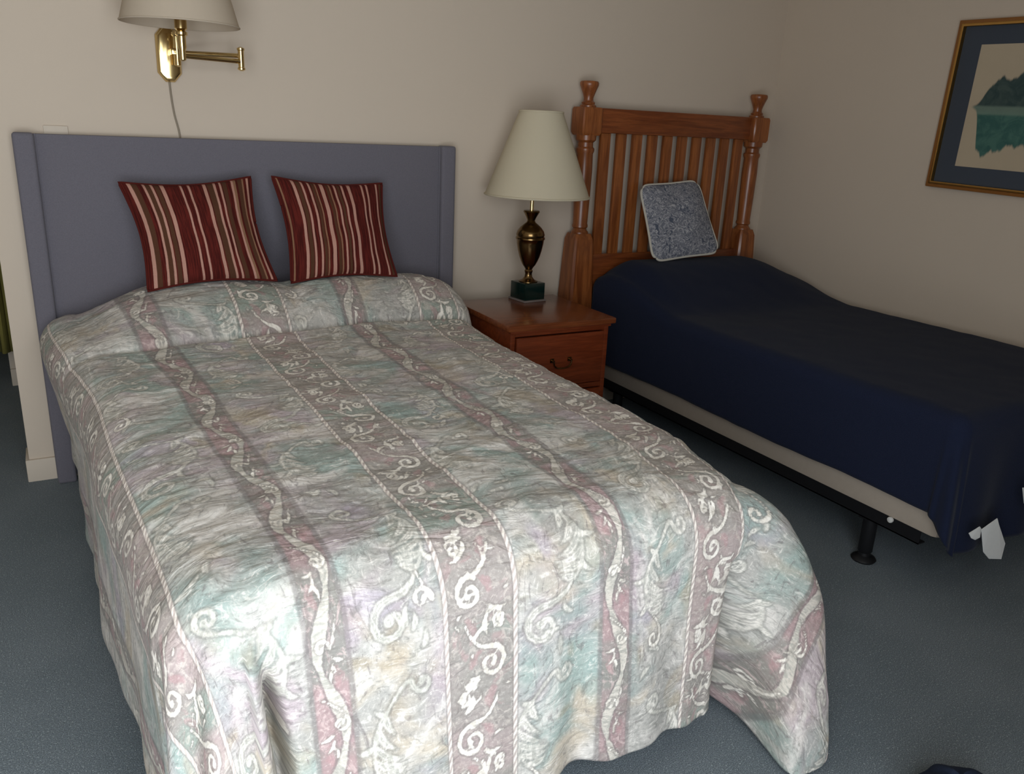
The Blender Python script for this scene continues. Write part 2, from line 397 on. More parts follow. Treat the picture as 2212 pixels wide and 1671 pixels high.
# ---------------------------------------------------------------- drape builder
def drape(name, mat, xl, xr, yh, yf, ztop, Dl, Dr, Df, RE, step, height, flare, shift, zfloor, thick, warp=None, corner_len=0.0):
    """cloth over a box.  returns object, U, V arrays.  v runs from the head (0) to the foot."""
    fx0, fx1 = xl+RE, xr-RE
    Lf = (yh-yf)-RE
    nL = int(Dl/step)+1; nX = int((fx1-fx0)/step)+1; nR = int(Dr/step)+1
    nV = int(Lf/step)+1; nF = int(Df/step)+1
    su = np.concatenate([-np.linspace(1, 0, nL, endpoint=False), np.zeros(nX), np.linspace(0, 1, nR+1)[1:]])
    xu = np.concatenate([np.full(nL, fx0), np.linspace(fx0, fx1, nX), np.full(nR, fx1)])
    sv = np.concatenate([np.zeros(nV), np.linspace(0, 1, nF+1)[1:]])
    vv = np.concatenate([np.linspace(0, Lf, nV), np.full(nF, Lf)])
    S, T = np.meshgrid(su, sv, indexing='ij'); X, V0 = np.meshgrid(xu, vv, indexing='ij')
    aS = np.abs(S); tt = np.maximum(aS, T)
    phi = np.where(tt > 0, np.where(aS >= T, (PI/4)*T/np.maximum(aS, 1e-9), PI/2-(PI/4)*aS/np.maximum(T, 1e-9)), 0)
    phi = np.where((aS == 0) & (T > 0), PI/2, phi); phi = np.where((T == 0) & (aS > 0), 0, phi)
    Ds = np.where(S < 0, Dl, Dr)
    D = Ds*np.cos(phi)**2+Df*np.sin(phi)**2
    if corner_len: D = D*(1+corner_len*(S > 0)*np.exp(-((phi/(PI/2)-0.52)/0.30)**2)*((phi > 0) & (phi < PI/2)))
    r = tt*D
    sg = np.where(S < 0, -1.0, 1.0)
    cu = X+sg*r*np.cos(phi)*(tt > 0); cv = V0+r*np.sin(phi)*(tt > 0)     # cloth coordinates
    arc = np.minimum(r, RE*PI/2); rest = np.maximum(r-RE*PI/2, 0)
    fl = np.clip(flare(cu, cv, phi, S, r, X, V0), -0.9, 0.9)
    out = RE*np.sin(arc/RE)+rest*fl
    down = RE*(1-np.cos(arc/RE))+rest*np.sqrt(1-fl*fl)
    out = out+shift(cu, cv, phi, S, r, X, V0)
    px = X+sg*out*np.cos(phi)*(tt > 0); py = yh-V0-out*np.sin(phi)*(tt > 0)
    hz = height(X, V0, cu, cv, r)
    pz = ztop+hz-down
    low = np.maximum(zfloor-pz, 0)
    pz = np.maximum(pz, zfloor)
    px = px+sg*np.cos(phi)*low*0.8; py = py-np.sin(phi)*low*0.8
    if warp: px, py, pz = warp(px, py, pz, cu, cv, X, V0, S, r, phi)
    nx, ny = px.shape
    co = np.stack([px, py, pz], -1).reshape(-1, 3)
    idx = np.arange(nx*ny).reshape(nx, ny)
    q = np.stack([idx[:-1, :-1], idx[1:, :-1], idx[1:, 1:], idx[:-1, 1:]], -1).reshape(-1, 4)[:, ::-1]
    me = bpy.data.meshes.new(name)
    me.vertices.add(len(co)); me.vertices.foreach_set('co', co.astype(np.float32).ravel())
    me.loops.add(q.size); me.loops.foreach_set('vertex_index', q.astype(np.int32).ravel())
    me.polygons.add(len(q)); me.polygons.foreach_set('loop_start', np.arange(0, q.size, 4, dtype=np.int32))
    me.update(calc_edges=True); me.validate()
    at = me.attributes.new('cloth', 'FLOAT_VECTOR', 'POINT')
    at.data.foreach_set('vector', np.stack([cu, cv, np.zeros_like(cu)], -1).astype(np.float32).ravel())
    o = link(name, me, mat)
    sd = o.modifiers.new('thickness', 'SOLIDIFY'); sd.thickness = thick; sd.offset = -1
    return o, cu.ravel(), cv.ravel(), me

# ---------------------------------------------------------------- room shell
HX0, HX1 = -0.083, 3.37          # wall end at the left, right wall
CH = 2.45
def struct(name, b, mat, bevel=0.0):
    o = boxo(name, b, mat, None, bevel); o['kind'] = 'structure'; return o
struct('floor', (-1.9, 3.5, -3.6, 2.4, -0.1, 0.0), CARPET)
struct('ceiling', (-1.9, 3.5, -3.6, 2.4, CH, CH+0.1), CEIL)
struct('wall_back', (HX0, HX1+0.1, 0.0, 0.12, 0, CH), WALL)
struct('wall_right', (HX1, HX1+0.1, -3.6, 0.0, 0, CH), WALL)
struct('wall_left', (-1.9, -1.8, -3.6, 2.4, 0, CH), WALL)
struct('wall_hall', (-0.165, 0.4, 1.25, 1.35, 0, CH), WALL)
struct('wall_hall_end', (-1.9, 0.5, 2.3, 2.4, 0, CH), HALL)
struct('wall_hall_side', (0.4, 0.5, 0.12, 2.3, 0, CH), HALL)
# front wall with window opening
bm = bmesh.new()
box(bm, -1.9, WX0, WY-0.1, WY, 0, CH); box(bm, WX1, 3.5, WY-0.1, WY, 0, CH)
box(bm, WX0, WX1, WY-0.1, WY, 0, WZ0); box(bm, WX0, WX1, WY-0.1, WY, WZ1, CH)
o = fin('wall_front', bm, WALL); o['kind'] = 'structure'
bm = bmesh.new()
w = 0.05
box(bm, WX0, WX1, WY-0.08, WY-0.02, WZ0, WZ0+w); box(bm, WX0, WX1, WY-0.08, WY-0.02, WZ1-w, WZ1)
box(bm, WX0, WX0+w, WY-0.08, WY-0.02, WZ0+w, WZ1-w); box(bm, WX1-w, WX1, WY-0.08, WY-0.02, WZ0+w, WZ1-w)
xm = (WX0+WX1)/2; box(bm, xm-0.02, xm+0.02, WY-0.08, WY-0.02, WZ0+w, WZ1-w)
o = fin('window_1', bm, TRIM); o['kind'] = 'structure'
# baseboards
def bb(name, b):
    bm = bmesh.new(); box(bm, *b); o = fin(name, bm, TRIM, bevel=0.004); o['kind'] = 'structure'
bb('baseboard_back', (HX0-0.012, HX1, -0.012, 0.0, 0, 0.085))
bb('baseboard_end', (HX0-0.012, HX0, 0.0, 0.13, 0, 0.085))
bb('baseboard_right', (HX1-0.012, HX1, -3.43, -0.012, 0, 0.085))
bb('baseboard_hall', (-0.172, 0.4, 1.238, 1.25, 0, 0.085))
struct('trim_1', (-0.172, -0.165, 1.25, 1.35, 0, 2.1), TRIM)

# olive curtain seen through the opening left of the wall end
bm = bmesh.new()
n = 140; cols = []
for i in range(n+1):
    x = -0.62+0.56*i/n; y = 1.12+0.022*math.sin(i*0.55)+0.006*math.sin(i*1.9)
    cols.append([bm.verts.new((x+0.004*math.sin(z*3+i), y+0.01*math.sin(z*2), z)) for z in [0.2+k*0.19 for k in range(11)]])
for i in range(n):
    for k in range(10): bm.faces.new((cols[i][k], cols[i+1][k], cols[i+1][k+1], cols[i][k+1]))
o = fin('hanging_curtain', bm, OLIVE, smooth=True)
o.modifiers.new('thickness', 'SOLIDIFY').thickness = 0.004
tag(o, 'olive green cloth curtain hanging in the dim hall beyond the wall end', 'curtain')
cur = o
bm = bmesh.new(); tube(bm, [(-0.75, 1.12, 2.115), (0.0, 1.12, 2.115)], 0.011, 10)
for x in (-0.75, 0.0): lathe(bm, [(0.006, -0.02), (0.02, -0.012), (0.022, 0), (0.016, 0.014), (0.004, 0.02)], (x, 1.12, 2.115), 14)
for x in (-0.7, -0.03): box(bm, x-0.006, x+0.006, 1.12, 1.25 if x > -0.2 else 1.16, 2.11, 2.12)
fin('curtain_rod', bm, BLACK, cur, smooth=True)

# outlet plate above the grey headboard
op = empty('wall_plate', (0.128, -0.003, 1.19), 'cream wall plate peeking over the grey headboard near the left end of the wall', 'outlet')
bm = bmesh.new(); box(bm, 0.092, 0.164, -0.007, 0.0, 1.13, 1.246); fin('cover', bm, TRIM, op, bevel=0.002)
bm = bmesh.new(); box(bm, 0.118, 0.138, -0.011, -0.007, 1.16, 1.182); box(bm, 0.118, 0.138, -0.011, -0.007, 1.196, 1.218); fin('socket', bm, WHITEP, op, bevel=0.001)

# ---------------------------------------------------------------- full bed (grey headboard)
BXL, BXR, BYH, BYF, BZ = 0.10, 1.45, -0.085, -2.10, 0.62
bed = empty('upholstered_bed', (0.78, -1.0, 0), 'full bed with a tall grey upholstered winged headboard against the wall', 'bed')
HB = 1.22
bm = bmesh.new()
box(bm, 0.05, 1.51, -0.045, -0.014, 0.02, HB)
fin('headboard', bm, GREYF, bed, bevel=0.006)
for (a, b2) in ((0.0, 0.062), (1.498, 1.56)):
    bm = bmesh.new(); box(bm, a, b2, -0.072, -0.014, 0.0, HB+0.003); fin('headboard_wing', bm, GREYF, bed, bevel=0.012, seg=3)
for a, b2 in ((0.063, 0.066), (1.494, 1.497)):
    bm = bmesh.new(); box(bm, a-0.001, b2+0.001, -0.049, -0.044, 0.05, HB); fin('seam_welt', bm, GREYF, bed)
boxo('box_spring', (BXL+0.16, BXR-0.15, BYF+0.26, -0.10, 0.2, 0.39), TICK, bed, 0.02)
boxo('mattress', (BXL+0.14, BXR-0.13, BYF+0.17, -0.10, 0.392, BZ-0.05), MATT, bed, 0.04)
boxo('bed_frame', (BXL+0.18, BXR-0.17, BYF+0.25, -0.09, 0.16, 0.2), BLACK, bed, 0.003)
for x in (BXL+0.25, BXR-0.22):
    for y in (-0.3, -1.75):
        bm = bmesh.new(); lathe(bm, [(0.025, 0), (0.028, 0.01), (0.016, 0.02), (0.016, 0.16)], (x, y, 0), 16); fin('leg', bm, BLACK, bed, smooth=True)

# bedspread
def q_height(X, V0, cu, cv, r):
    h = np.zeros_like(X)
    # pillow roll at the head
    prof = np.where(V0 < 0.16, 0.55+0.45*np.sin(np.clip(V0/0.16, 0, 1)*PI/2), np.cos(np.clip((V0-0.16)/(0.285+0.06*np.sin(X*3.0+1.0)), 0, 1)*PI/2)**0.62)
    edge = sst(X, 0.10, 0.46)*sst(1.53-X, 0.0, 0.26)
    dip = 1-0.16*np.exp(-((X-0.80)/0.07)**2)
    h += 0.128*prof*edge*dip
    vc = 0.445+0.06*np.sin(X*3.0+1.0)
    h -= 0.014*np.exp(-((V0-vc-0.012)/0.016)**2)*edge
    h += 0.010*np.exp(-((V0-vc-0.06)/0.04)**2)*edge
    flat = 1-sst(r, 0.0, 0.3)*0.6
    h += flat*(0.010*vnoise(cu*7, cv*9+cu*2, 3)+0.006*vnoise(cu*16, cv*26+cu*6, 5)+0.003*vnoise(cu*40, cv*70+cu*10, 7))
    h += 0.006*vnoise(cu*3, cv*3, 8)
    # tufted sag along the middle, lower toward edges
    h -= 0.010*sst(np.abs(X-0.78), 0.3, 0.65)
    return h
def q_flare(cu, cv, phi, S, r, X, V0):
    side = np.where(S < 0, 0.04, 0.03*sst(V0, 0.8, 1.4))
    foot = 0.10-0.05*sst(cu, 0.95, 1.35)
    c = np.clip(phi/(PI/2), 0, 1)
    base = side*(1-c)+foot*c
    inside = (S != 0) & (phi > 0) & (phi < PI/2)
    pk = np.exp(-((c-0.50)/0.28)**2)
    val = np.exp(-((c-0.90)/0.07)**2)
    base = base+np.where(inside & (S > 0), 0.05*pk-0.10*val, 0)+np.where(inside & (S < 0), 0.10*np.exp(-((c-0.6)/0.2)**2), 0)
    return base
def q_shift(cu, cv, phi, S, r, X, V0):
    rest = np.clip((r-0.10)/0.45, 0, 1.2)
    c = phi/(PI/2)
    g = lambda x, m, w: np.exp(-((x-m)/w)**2)
    s = np.zeros_like(cu)
    foot = (S == 0) & (r > 0)
    cr = 0.245+0.03*rest
    f = -0.13*np.exp(-((cu-cr)/0.013)**2)*sst(rest, 0.15, 0.55)            # deep crease
    f += 0.050*sst(cu, 0.10, 0.20)*(1-sst(cu, cr-0.02, cr+0.006))*sst(rest, 0.02, 0.4)
    f += 0.02*g(cu, 0.52, 0.14)*rest
    f -= 0.018*g(cu, 0.90, 0.05)*rest
    f += 0.012*g(cu, 1.05, 0.06)*rest
    f += 0.004*np.sin(cu*46+1.0)*rest**1.5
    s += np.where(foot, f, 0)
    side = (S != 0)
    s += np.where(side, (0.004*np.sin(cv*11+1)+0.003*np.sin(cv*23))*rest*(1-c), 0)
    corner = side & (phi > 0)
    s += np.where(corner & (S > 0), 0.25*pow_(rest)*g(c, 0.36, 0.26)*(1-0.35*sst(rest, 0.5, 1.1))-0.24*sst(rest, 0.25, 0.8)*g(c, 0.84, 0.09), 0)
    s += np.where(corner & (S < 0), 0.030*rest*np.cos(c*PI*5+0.6)*np.sin(c*PI), 0)
    s += 0.008*vnoise(cu*9, cv*9, 21)*rest
    return s
def pow_(x): return np.clip(x, 0, 1)**0.6
def q_warp(px, py, pz, cu, cv, X, V0, S, r, phi):
    wl = 1-sst(X, 0.15, 0.75); wr = sst(X, 0.85, 1.40)
    head = 1-sst(V0, 0.05, 1.0)
    px = px+wl*(-0.11*head*(1-0.8*sst((BZ-pz)/BZ, 0.0, 0.75))+0.045*sst(V0, 0.9, 2.0))
    px = px+wl*0.035*sst(V0, 1.2, 2.0)*np.clip((BZ-pz)/BZ, 0, 1)
    dp0 = np.clip((BZ-pz)/0.25, 0, 1)
    px = px+wr*(0.05*head*(1-1.5*dp0)-0.07*sst(V0, 1.55, 2.05))
    depth = np.clip((BZ-pz)/BZ, 0, 1)
    px = px-0.09*wr*sst(V0, 1.85, 1.95)*depth*(S == 0)*sst(cu, 1.0, 1.32)
    c = phi/(PI/2)
    crn = (S > 0)*(phi > 0)
    tub = crn*sst(c, 0.02, 0.18)*(1-sst(c, 0.58, 0.70))*sst(depth, 0.50, 0.92)
    py = py-0.12*tub; px = px-0.075*tub
    val = crn*np.exp(-((c-0.80)/0.09)**2)*sst(depth, 0.38, 0.80)
    py = py+0.22*val; px = px+0.02*val
    return px, py, pz
DQ = 0.60
qo, QU, QV, qme = drape('bedspread', QUILT, BXL, BXR, BYH, BYF, BZ, DQ, DQ, DQ+0.01, 0.125, 0.005, q_height, q_flare, q_shift, 0.012, 0.006, q_warp, 0.12)
tag(qo, 'pale floral tapestry bedspread with scroll stripes draped over the larger bed to the carpet', 'bedspread')

# ornament distance fields on the cloth
class Field:
    def __init__(s): s.d = np.full(QU.shape, 0.03)
    def stroke(s, pts, w):
        pts = np.asarray(pts, float); w = np.asarray(w, float)
        m = (QU > pts[:, 0].min()-0.03) & (QU < pts[:, 0].max()+0.03) & (QV > pts[:, 1].min()-0.03) & (QV < pts[:, 1].max()+0.03)
        ii = np.nonzero(m)[0]
        if not len(ii): return
        x = QU[ii]; y = QV[ii]; best = s.d[ii]
        for k in range(len(pts)-1):
            a = pts[k]; b = pts[k+1]; ab = b-a; L = ab@ab+1e-12
            h = np.clip(((x-a[0])*ab[0]+(y-a[1])*ab[1])/L, 0, 1)
            dd = np.hypot(x-a[0]-h*ab[0], y-a[1]-h*ab[1])-(w[k]*(1-h)+w[k+1]*h)
            best = np.minimum(best, dd)
        s.d[ii] = best
    def write(s, name):
        at = qme.attributes.new(name, 'FLOAT', 'POINT'); at.data.foreach_set('value', s.d.astype(np.float32))
fs, fr, fa, fl_ = Field(), Field(), Field(), Field()
rnd = random.Random(4)
def spiral(F_, cx, cy, r0, a0, turns, sgn, w0, w1, tail=None):
    pts = []; ws = []
    N = int(12*turns)+2
    if tail is not None:
        sx = cx+r0*math.cos(a0); sy = cy+r0*math.sin(a0)
        tx, ty = tail
        dx, dy = -math.sin(a0)*sgn, math.cos(a0)*sgn
        for k in range(6):
            q = k/6
            bx = (1-q)**2*tx+2*q*(1-q)*(sx-dx*r0*1.2)+q*q*sx; by = (1-q)**2*ty+2*q*(1-q)*(sy-dy*r0*1.2)+q*q*sy
            pts.append((bx, by)); ws.append(w1+(w0-w1)*q)
    for k in range(N):
        q = k/(N-1); a = a0+sgn*q*turns*2*PI; r_ = r0*(1-0.82*q)
        pts.append((cx+r_*math.cos(a), cy+r_*math.sin(a))); ws.append(w0*(1-0.35*q))
    F_.stroke(pts, ws)
    F_.stroke([pts[-1], (pts[-1][0]+1e-4, pts[-1][1])], [w0*1.25, w0*1.25])
def lobe(F_, x, y, ang, L, bend, w):
    pts = []; ws = []
    for k in range(8):
        q = k/7; a = ang+bend*q
        if k == 0: px_, py_ = x, y
        else: px_ += L/7*math.cos(a); py_ += L/7*math.sin(a)
        pts.append((px_, py_)); ws.append(w*math.sin(PI*min(0.12+q*0.95, 0.98))**0.7)
    F_.stroke(pts, ws)
# rope bands (scrolling acanthus)
for uc in (-0.565, 0.055, 0.675, 1.295, 1.915):
    v = 0.02; k = 0
    while v < 2.75:
        sg = 1 if k % 2 else -1
        cx = uc+sg*0.022; r0 = 0.030+0.006*rnd.random()
        spiral(fs, cx, v, r0, -PI/2 if sg > 0 else -PI/2, 1.35, sg, 0.0048, 0.002, (uc-sg*0.035, v-0.085))
        for j in range(4):
            a = PI/2+sg*(0.9-0.55*j)+rnd.uniform(-.2, .2)
            lobe(fs, uc-sg*0.012+rnd.uniform(-.01, .01), v+0.028+0.012*j, a+PI*(j % 2)*0.25, 0.036+0.012*rnd.random(), sg*rnd.uniform(0.6, 1.5), 0.0042)
        spiral(fs, uc-sg*0.040, v+0.058, 0.016, PI/2, 1.1, -sg, 0.0035, 0.0015, (uc-sg*0.005, v+0.02))
        for j in range(9): lobe(fs, uc+rnd.uniform(-.056, .056), v+rnd.uniform(-.04, .1), rnd.uniform(0, 6.28), rnd.uniform(.014, .03), rnd.uniform(-2, 2), 0.0022)
        lobe(fa, uc+sg*0.03, v+0.05, PI/2+sg, 0.05, -sg*1.4, 0.010)
        lobe(fa, uc-sg*0.02, v+0.0, -PI/2, 0.04, sg*1.2, 0.008)
        v += 0.135+0.02*rnd.random(); k += 1
# ribbon bands
for uc in (-0.255, 0.365, 0.985, 1.605):
    vs_ = np.arange(0, 2.7, 0.012)
    fr.stroke([(uc+0.020*math.sin(2*PI*x/0.29+uc*9), x) for x in vs_], [0.0035+0.009*abs(math.sin(2*PI*x/0.29*1.0+uc*9+0.9)) for x in vs_])
    v = 0.05
    k = 0
    while v < 2.7:
        sg = 1 if k % 2 else -1
        spiral(fs, uc+sg*0.012, v, 0.015, 0, 1.1, sg, 0.0028, 0.0015, (uc-sg*0.02, v-0.05))
        for j in range(3): lobe(fs, uc-sg*0.004, v+0.02+j*0.012, PI/2+sg*(0.8-0.7*j), 0.026, sg*0.9, 0.003)
        lobe(fa, uc-sg*0.012, v+0.04, PI/2+sg*0.5, 0.04, -sg, 0.008)
        v += 0.145; k += 1
# field acanthus sprays between the bands
fields = [(-0.41, 0), (0.21, 1), (0.51, 2), (0.83, 3), (1.14, 4), (1.45, 5), (1.76, 6)]
for (uc, s0) in fields:
    v = 0.10+0.13*(s0 % 3)
    k = s0
    while v < 2.7:
        sg = 1 if k % 2 else -1
        # plump acanthus leaf : overlapping curved lobes around a bent spine
        spine = []; a = PI/2+sg*0.75; x = uc-sg*0.045; y = v
        for j in range(12):
            spine.append((x, y)); x += 0.0145*math.cos(a); y += 0.0145*math.sin(a); a -= sg*0.15
        for j in range(0, 11, 2):
            L = 0.035+0.040*math.sin(PI*(j+1)/12)
            a_ = math.atan2(spine[j+1][1]-spine[j][1], spine[j+1][0]-spine[j][0])
            lobe(fl_, spine[j][0], spine[j][1], a_-sg*0.5, L, -sg*1.1, 0.0080)
            if j % 4 == 0: lobe(fl_, spine[j][0], spine[j][1], a_+sg*0.6, L*0.6, sg*1.2, 0.0060)
        fl_.stroke(spine, [0.006-0.0003*j for j in range(12)])
        spiral(fl_, uc+sg*0.035, v-0.045, 0.022, PI, 1.0, -sg, 0.0060, 0.003, (uc-sg*0.045, v))
        if k % 2 == 0: spiral(fl_, uc+sg*0.02, v+0.22, 0.042, sg*PI/2, 1.15, sg, 0.0085, 0.003, (uc-sg*0.05, v+0.13))
        if k % 3 == 0: spiral(fs, uc-sg*0.045, v+0.19, 0.022, 0, 1.0, sg, 0.0040, 0.002, (spine[-1][0], spine[-1][1]))
        for j in range(3): lobe(fl_, uc-sg*0.03+rnd.uniform(-.03, .03), v+0.23+rnd.uniform(-.03, .03), rnd.uniform(0, 6.28), 0.04, rnd.uniform(-2, 2), 0.006)
        v += 0.33+0.06*rnd.random(); k += 1
fl_.write('leaf')
fs.write('scroll'); fr.write('ribbon'); fa.write('accent')

# ---------------------------------------------------------------- cushions
def cushion(name, mat, corners, thick, pinch, parent_loc, label, cat, group=None, piping=None, n=44, rnd_=0.0):
    """corners TL, TR, BR, BL seen from the front"""
    TL, TR, BR, BL = [Vector(c) for c in corners]
    root = empty(name, parent_loc, label, cat, group)
    nrm = ((TR-TL)+(BR-BL)).cross((BL-TL)+(BR-TR)).normalized()
    if nrm.y > 0: nrm = -nrm
    bm = bmesh.new(); lay = bm.verts.layers.float_vector.new('cloth')
    cen = (TL+TR+BR+BL)/4
    def P(a, b, side):
        # pinch edges inward between the corners
        px = pinch*math.sin(PI*b)*(2*a-1); py = pinch*math.sin(PI*a)*(2*b-1)
        a2 = a-px; b2 = b-py
        k_ = rnd_*(abs(2*a-1)**8)*(abs(2*b-1)**8); a2 = 0.5+(a2-0.5)*(1-k_); b2 = 0.5+(b2-0.5)*(1-k_)
        p = (TL*(1-a2)+TR*a2)*(1-b2)+(BL*(1-a2)+BR*a2)*b2
        e = (max(0, 4*a*(1-a))**0.55)*(max(0, 4*b*(1-b))**0.55)
        wr = 0.006*math.sin(a*9+b*4)*e+0.004*math.sin(b*17+a*5)*e
        return p+nrm*side*(thick*e+wr*side)+nrm*0.0
    grid = {}
    for side in (1, -1):
        for i in range(n+1):
            for j in range(n+1):
                if side == -1 and (i in (0, n) or j in (0, n)): grid[side, i, j] = grid[1, i, j]; continue
                vt = bm.verts.new(P(i/n, j/n, side)); vt[lay] = (i/n, j/n, 0 if side == 1 else 1.0)
                grid[side, i, j] = vt
        for i in range(n):
            for j in range(n):
                f = [grid[side, i, j], grid[side, i+1, j], grid[side, i+1, j+1], grid[side, i, j+1]]
                bm.faces.new(f)
    o = fin('cover', bm, mat, root, smooth=True)
    for p in o.data.polygons: p.use_smooth = True
    if piping:
        pts = []
        for i in range(n): pts.append(P(i/n, 0, 1))
        for j in range(n): pts.append(P(1, j/n, 1))
        for i in range(n, 0, -1): pts.append(P(i/n, 1, 1))
        for j in range(n, 0, -1): pts.append(P(0, j/n, 1))
        bm = bmesh.new(); tube(bm, pts, piping[1], 8, closed=True); fin(piping[2], bm, piping[0], root, smooth=True)
    return root
cushion('throw_pillow', RED1, [(0.292, -0.135, 1.075), (0.722, -0.135, 1.098), (0.762, -0.30, 0.752), (0.338, -0.30, 0.737)], 0.062, 0.055, (0.53, -0.25, 0.735),
        'crimson striped throw pillow with few wide-spaced stripes, left on the floral bedspread', 'cushion', 'crimson striped throw pillows on the floral bedspread', (RED1, 0.004, 'edge_seam'))
cushion('throw_pillow', RED2, [(0.797, -0.135, 1.100), (1.216, -0.135, 1.079), (1.215, -0.30, 0.747), (0.812, -0.30, 0.741)], 0.06, 0.05, (1.01, -0.25, 0.735),
        'crimson throw pillow with close-set stripes, nearer the table lamp', 'cushion', 'crimson striped throw pillows on the floral bedspread', (RED2, 0.004, 'edge_seam'))

# ---------------------------------------------------------------- wall sconce
sc = empty('wall_sconce', (0.495, 0, 1.5), 'brass swing arm wall lamp with a white shade above the grey headboard', 'wall lamp')
bm = bmesh.new()
pl = []
for (sx, d) in ((1.0, 0.0), (1.0, 0.012), (0.84, 0.022), (0.62, 0.024)):
    W2, H2, ch = 0.039*sx, 0.089*(1-(1-sx)*0.45), 0.024*sx
    p = [(W2, -H2+ch*1.2), (W2, H2-ch*1.2), (W2-ch, H2), (-W2+ch, H2), (-W2, H2-ch*1.2), (-W2, -H2+ch*1.2), (-W2+ch, -H2), (W2-ch, -H2)]
    pl.append([bm.verts.new((0.495+x, -0.001-d, 1.493+z)) for x, z in p])
for i in range(3):
    for k in range(8): bm.faces.new((pl[i][k], pl[i][(k+1) % 8], pl[i+1][(k+1) % 8], pl[i+1][k]))
bm.faces.new(pl[-1]); bm.faces.new(pl[0][::-1])
fin('back_plate', bm, BRASS, sc, bevel=0.002)
AX, AY = 0.515, -0.075        # inner hinge
EX, EY = 0.705, -0.165        # elbow
SX, SY = 0.508, -0.245        # stem under the shade
bm = bmesh.new(); box(bm, 0.497, 0.523, -0.085, -0.02, 1.49, 1.51); fin('bracket', bm, BRASS, sc, bevel=0.003)
bm = bmesh.new(); lathe(bm, [(0.004, -0.045), (0.011, -0.04), (0.011, 0.05), (0.015, 0.055), (0.015, 0.062), (0.006, 0.07)], (AX, AY, 1.497), 20); fin('hinge_post', bm, BRASS, sc, smooth=True)
bm = bmesh.new(); tube(bm, [(AX, AY, 1.497), (EX, EY, 1.497)], 0.0075, 12); fin('swing_arm', bm, BRASS, sc, smooth=True)
bm = bmesh.new(); tube(bm, [(EX, EY, 1.479), (SX, SY, 1.479)], 0.0075, 12); fin('swing_arm', bm, BRASS, sc, smooth=True)
bm = bmesh.new(); lathe(bm, [(0.005, -0.038), (0.0125, -0.034), (0.0125, -0.028), (0.010, -0.026), (0.010, 0.026), (0.0125, 0.028), (0.0125, 0.034), (0.005, 0.038)], (EX, EY, 1.487), 20); fin('elbow_pin', bm, BRASS, sc, smooth=True)
bm = bmesh.new(); lathe(bm, [(0.004, -0.012), (0.010, -0.008), (0.010, 0.02), (0.013, 0.03), (0.013, 0.062), (0.019, 0.066), (0.019, 0.074), (0.012, 0.078), (0.019, 0.084), (0.019, 0.15), (0.014, 0.156)], (SX, SY, 1.475), 22); fin('lamp_stem', bm, BRASS, sc, smooth=True)
def shade(name, c, rb, rt, z0, z1, mat, root, trimr=0.0025):
    bm = bmesh.new(); n = 72
    th = 0.003
    prof = [(rb, z0), (rb+(rt-rb)*0.25, z0+(z1-z0)*0.25), (rb+(rt-rb)*0.5, z0+(z1-z0)*0.5), (rb+(rt-rb)*0.75, z0+(z1-z0)*0.75), (rt, z1)]
    full = prof+[(r-th, z) for r, z in prof[::-1]]
    rings = [[bm.verts.new((c[0]+r*math.cos(2*PI*k/n), c[1]+r*math.sin(2*PI*k/n), z)) for k in range(n)] for r, z in full]
    for i in range(len(rings)):
        A = rings[i]; B = rings[(i+1) % len(rings)]
        for k in range(n): bm.faces.new((A[k], A[(k+1) % n], B[(k+1) % n], B[k]))
    s = fin(name, bm, mat, root, smooth=True)
    for r, z in ((rb, z0), (rt, z1)):
        bm = bmesh.new()
        tube(bm, [(c[0]+r*math.cos(2*PI*k/n), c[1]+r*math.sin(2*PI*k/n), z) for k in range(n)], trimr, 8, closed=True)
        fin('shade_trim', bm, mat, s, smooth=True)
    # spider ring holding the shade
    bm = bmesh.new()
    zz = z1-0.02
    for k in range(3):
        a = 2*PI*k/3+0.4; tube(bm, [(c[0], c[1], zz), (c[0]+(rt-th)*math.cos(a), c[1]+(rt-th)*math.sin(a), zz+0.012)], 0.0018, 6)
    lathe(bm, [(0.004, -0.006), (0.012, -0.004), (0.012, 0.004), (0.004, 0.006)], (c[0], c[1], zz), 14)
    fin('shade_spider', bm, BRASS, s, smooth=True)
    return s
shade('lamp_shade', (SX, SY), 0.178, 0.115, 1.572, 1.80, SHADEW, sc)
bm = bmesh.new(); tube(bm, [(SX, SY, 1.62), (SX, SY, 1.785)], 0.004, 8); fin('harp', bm, BRASS, sc, smooth=True)
bm = bmesh.new(); lathe(bm, [(0.010, 0.0), (0.013, 0.02), (0.028, 0.05), (0.030, 0.075), (0.018, 0.1), (0.003, 0.106)], (SX, SY, 1.63), 20); fin('bulb', bm, WHITEP, sc, smooth=True)
bm = bmesh.new(); tube(bm, smoothpath([(0.492, -0.006, 1.408), (0.494, -0.006, 1.36), (0.500, -0.005, 1.30), (0.512, -0.006, 1.235), (0.516, -0.006, 1.16)]), 0.0032, 8)
fin('power_cord', bm, CORDM, sc, smooth=True)

# ---------------------------------------------------------------- nightstand
NX0, NX1, NYF, NYB, NZ = 1.515, 2.0, -0.66, -0.18, 0.61
ns = empty('nightstand', ((NX0+NX1)/2, (NYF+NYB)/2, 0), 'reddish wooden nightstand with one visible drawer between the two beds', 'nightstand')
bm = bmesh.new(); box(bm, NX0, NX1, NYF, NYB, NZ-0.024, NZ); fin('top', bm, WOODT, ns, bevel=0.006)
bm = bmesh.new()
ix0, ix1, iyf = NX0+0.02, NX1-0.02, NYF+0.022
box(bm, ix0, ix0+0.02, iyf, NYB-0.005, 0.0, NZ-0.024); box(bm, ix1-0.02, ix1, iyf, NYB-0.005, 0.0, NZ-0.024)
box(bm, ix0+0.02, ix1-0.02, NYB-0.015, NYB-0.005, 0.05, NZ-0.024)
box(bm, ix0+0.02, ix1-0.02, iyf, NYB-0.015, 0.06, 0.08)
